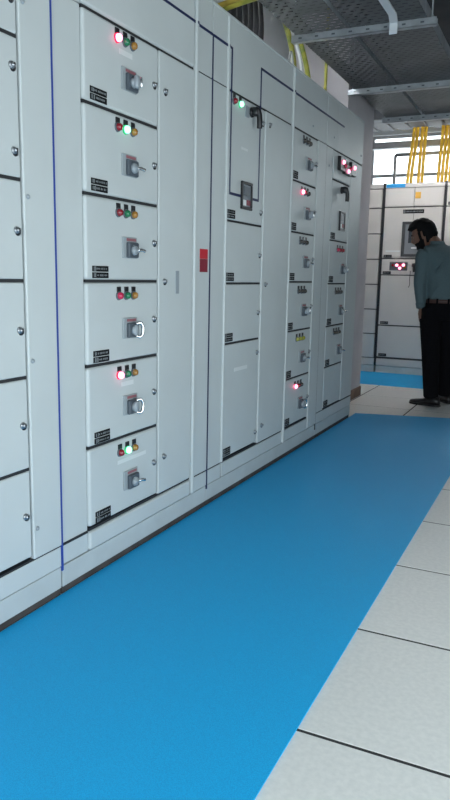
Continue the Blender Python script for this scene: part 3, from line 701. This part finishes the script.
# body: head, neck, shoulders core, arms and hands in one surface
bm = bmesh.new()
nu, nv = 40, 30; rows = []
for j in range(nv + 1):
    th = math.pi * j / nv
    rows.append([bm.verts.new(head_point(math.sin(th) * math.cos(2 * math.pi * i / nu), math.sin(th) * math.sin(2 * math.pi * i / nu), math.cos(th))) for i in (range(nu) if 0 < j < nv else range(1))])
for j in range(nv):
    for i in range(nu):
        A_, B_ = rows[j], rows[j + 1]; i2 = (i + 1) % nu
        if len(A_) == 1: bm.faces.new((A_[0], B_[i], B_[i2]))
        elif len(B_) == 1: bm.faces.new((A_[i], B_[0], A_[i2]))
        else: bm.faces.new((A_[i], B_[i], B_[i2], A_[i2]))
for sgn in (-1, 1):
    blob(bm, Hc + ll * sgn * 0.084 - fd * 0.012 - hu * 0.012, (fd * 0.017, ll * 0.010, hu * 0.033))
limb([V(0.49, 6.82, 1.36), V(0.445, 6.84, 1.475), V(0.375, 6.862, 1.54), V(0.335, 6.87, 1.575)], [0.085, 0.062, 0.057, 0.060], bm, side=PL)
limb([V(0.55, 6.78, 0.95), V(0.53, 6.80, 1.2), V(0.49, 6.82, 1.36)], [0.10, 0.10, 0.10], bm, side=PL)
def hand(w, down, fwd, out):
    """w wrist, down = pointing direction, fwd = thumb side, out = back of hand"""
    limb([w - down * 0.03, w + down * 0.03, w + down * 0.085], [0.024, 0.036, 0.040], bm, flat=0.42, side=fwd)
    for k, (o, ln) in enumerate(((0.030, 0.072), (0.010, 0.080), (-0.011, 0.074), (-0.031, 0.058))):
        b0 = w + down * (0.075 - abs(o) * 0.1) + fwd * o
        limb([b0, b0 + down * ln * 0.5 - out * 0.006, b0 + down * ln * 0.85 - out * 0.022, b0 + down * ln - out * 0.034], [0.0098, 0.0092, 0.0085, 0.007], bm, n=10)
    limb([w + down * 0.018 + fwd * 0.024, w + down * 0.045 + fwd * 0.048 - out * 0.006, w + down * 0.078 + fwd * 0.056 - out * 0.014, w + down * 0.098 + fwd * 0.052 - out * 0.02], [0.014, 0.0125, 0.0105, 0.008], bm, n=10)
limb([V(0.49, 6.82, 1.36), shL, elL, wrL], [0.07, 0.045, 0.038, 0.026], bm)
hand(wrL, V(0.02, 0.10, -1).normalized(), PF, PL)
limb([V(0.49, 6.82, 1.36), shR, elR, wrR], [0.07, 0.045, 0.038, 0.026], bm)
hand(wrR, V(-0.15, 0.45, -0.88).normalized(), V(PF.x, PF.y, 0.5).normalized(), -PL)
part('body', remeshed(bm, 0.0045, 2), SKIN, person, True)
# hair and beard
hair = head_shell(lambda a, b, c: (c > 0.50 - 0.10 * a if a > 0.25 else c > (-0.62 if a < -0.15 else 0.10) and not (c < 0.20 and a > -0.05)),
                  lambda a, b, c: 0.010 + 0.012 * max(c, 0) + (0.030 * max(0, a) if c > 0.3 else 0) + random.uniform(-0.003, 0.004))
part('hair', hair, HAIR, person, True)
def beard_keep(a, b, c):
    if c < -0.97: return False
    if a > 0.78 and abs(b) < 0.34 and c > -0.70: return -0.44 < c < -0.36          # moustache only, lips stay free
    return (c < -0.34 - 0.10 * max(a - 0.3, 0) and a > -0.12) or (-0.02 < a < 0.30 and c < 0.25)
beard = head_shell(beard_keep, lambda a, b, c: 0.006 + (0.010 if c < -0.6 else 0) + random.uniform(-0.001, 0.002), 56, 44)
part('beard', beard, HAIR, person, True)
for sgn in (-1, 1):
    bm = bmesh.new(); blob(bm, head_point(0.92, sgn * 0.38, 0.04) - fd * 0.004, (fd * 0.010, ll * 0.013, hu * 0.008), 10); part('eye', bm, EYEW, person, True)
    part('eyebrow', limb([head_point(0.93, sgn * 0.18, 0.20), head_point(0.90, sgn * 0.38, 0.25), head_point(0.82, sgn * 0.56, 0.18)], [0.004, 0.006, 0.003], bmesh.new()), HAIR, person, True)
# shirt
bm = bmesh.new()
T = [(0.945, .555, 6.775, .155, .112), (1.02, .555, 6.775, .170, .125), (1.12, .55, 6.782, .172, .128), (1.25, .53, 6.80, .182, .128), (1.36, .508, 6.815, .188, .120), (1.42, .49, 6.822, .165, .100), (1.465, .468, 6.832, .105, .078), (1.50, .440, 6.842, .068, .064)]
loft([(V(x, y, z), PL * w, PF * d) for z, x, y, w, d in T], 28, bm)
limb([V(0.46, 6.80, 1.40), shL, (shL + elL) / 2, elL, wrL + V(0, 0, 0.02)], [0.075, 0.074, 0.064, 0.055, 0.040], bm, 5)
limb([V(0.54, 6.84, 1.40), shR, (shR + elR) / 2, elR, wrR + (elR - wrR) * 0.08], [0.075, 0.074, 0.064, 0.055, 0.040], bm, 5)
for z, a0, a1, dz in ((0.995, 0.16, 0.02, 0.05), (1.03, 0.15, 0.06, 0.10), (1.01, -0.14, -0.03, 0.08), (1.22, 0.13, 0.05, 0.12), (1.30, -0.12, -0.04, 0.10)):      # slanting folds
    c = V(.55, 6.78, z); bk = lambda t: -PF * 0.124 * math.sqrt(max(0.05, 1 - (t / 0.178) ** 2))
    limb([c + PL * a0 + bk(a0), c + PL * (a0 + a1) / 2 + bk((a0 + a1) / 2) + V(-.01, 0, dz * 0.6), c + PL * a1 + bk(a1) + V(-.015, 0, dz)], [0.006, 0.012, 0.005], bm, n=8)
part('shirt', remeshed(bm, 0.010, 5), SHIRT, person, True)
bm = bmesh.new()
loft([(V(.452, 6.838, 1.482), PL * .074, PF * .068), (V(.436, 6.843, 1.518), PL * .068, PF * .064)], 24, bm); part('collar', bm, SHIRT, person, True)
for w, e, nm in ((wrL, elL, 'cuff'), (wrR, elR, 'cuff')):
    d = (e - w).normalized(); a = PL.cross(d).normalized(); b = d.cross(a)
    part(nm, loft([(w + d * 0.012, a * .041, b * .041), (w + d * 0.06, a * .046, b * .046)], 20), SHIRT, person, True)
# trousers
hipL, knL, anL = V(0.452, 6.735, 0.86), V(0.478, 6.690, 0.49), V(0.508, 6.690, 0.075)
hipR, knR, anR = V(0.600, 6.825, 0.86), V(0.590, 6.880, 0.49), V(0.598, 6.910, 0.075)
bm = bmesh.new()
loft([(V(.552, 6.777, z), PL * w, PF * d) for z, w, d in ((0.80, .150, .110), (0.86, .172, .132), (0.93, .172, .128), (0.985, .166, .122))], 28, bm)
limb([hipL + UP * 0.06, hipL - UP * 0.08, knL, (knL + anL) / 2, anL], [0.105, 0.102, 0.084, 0.076, 0.068], bm, 5)
limb([hipR + UP * 0.06, hipR - UP * 0.08, knR, (knR + anR) / 2, anR], [0.098, 0.094, 0.078, 0.070, 0.064], bm, 5)
part('trousers', remeshed(bm, 0.010, 5), TROUSER, person, True)
bm = loft([(V(.552, 6.777, z), PL * w, PF * d) for z, w, d in ((0.955, .172, .128), (0.990, .173, .129))], 32); part('belt', bm, BELT, person, True)
for ang in (200, 235, 275, 310, 345, 60, 120):
    a = math.radians(ang); c = V(.552, 6.777, .972) + PL * .172 * math.cos(a) + PF * .128 * math.sin(a)
    box('belt_loop', c.x - 0.008, c.x + 0.008, c.y - 0.008, c.y + 0.008, .945, .998, TROUSER, person, 0.002)
# shoes
def shoe(heel, d):
    d = d.normalized(); s = UP.cross(d)
    R = [(-0.012, .022, .020, .045), (0.0, .034, .033, .075), (0.05, .037, .036, .082), (0.10, .038, .034, .070), (0.16, .044, .027, .050), (0.22, .044, .021, .040), (0.265, .030, .016, .032), (0.285, .012, .010, .022)]
    bm = loft([(heel + d * t + UP * (h / 2 + 0.012), s * w, UP * h / 2) for t, w, _, h in R], 18)
    sh = part('shoe', bm, LEATHER, person, True)
    S = [(-0.015, .024), (0.02, .036), (0.09, .034), (0.16, .045), (0.22, .045), (0.27, .030), (0.29, .010)]
    b2 = bmesh.new(); lo = []; hi = []
    out = [heel + d * t + s * w for t, w in S] + [heel + d * t - s * w for t, w in S[::-1]]
    lo = [b2.verts.new(p + UP * 0.001) for p in out]; hi = [b2.verts.new(p + UP * 0.018) for p in out]
    b2.faces.new(lo); b2.faces.new(hi[::-1])
    for k in range(len(out)): b2.faces.new((lo[k], hi[k], hi[(k + 1) % len(out)], lo[(k + 1) % len(out)]))
    part('sole', b2, BLACK, sh)
shoe(V(0.585, 6.655, 0), V(-0.96, 0.26, 0)); shoe(V(0.655, 6.885, 0), V(-0.6, 0.8, 0))
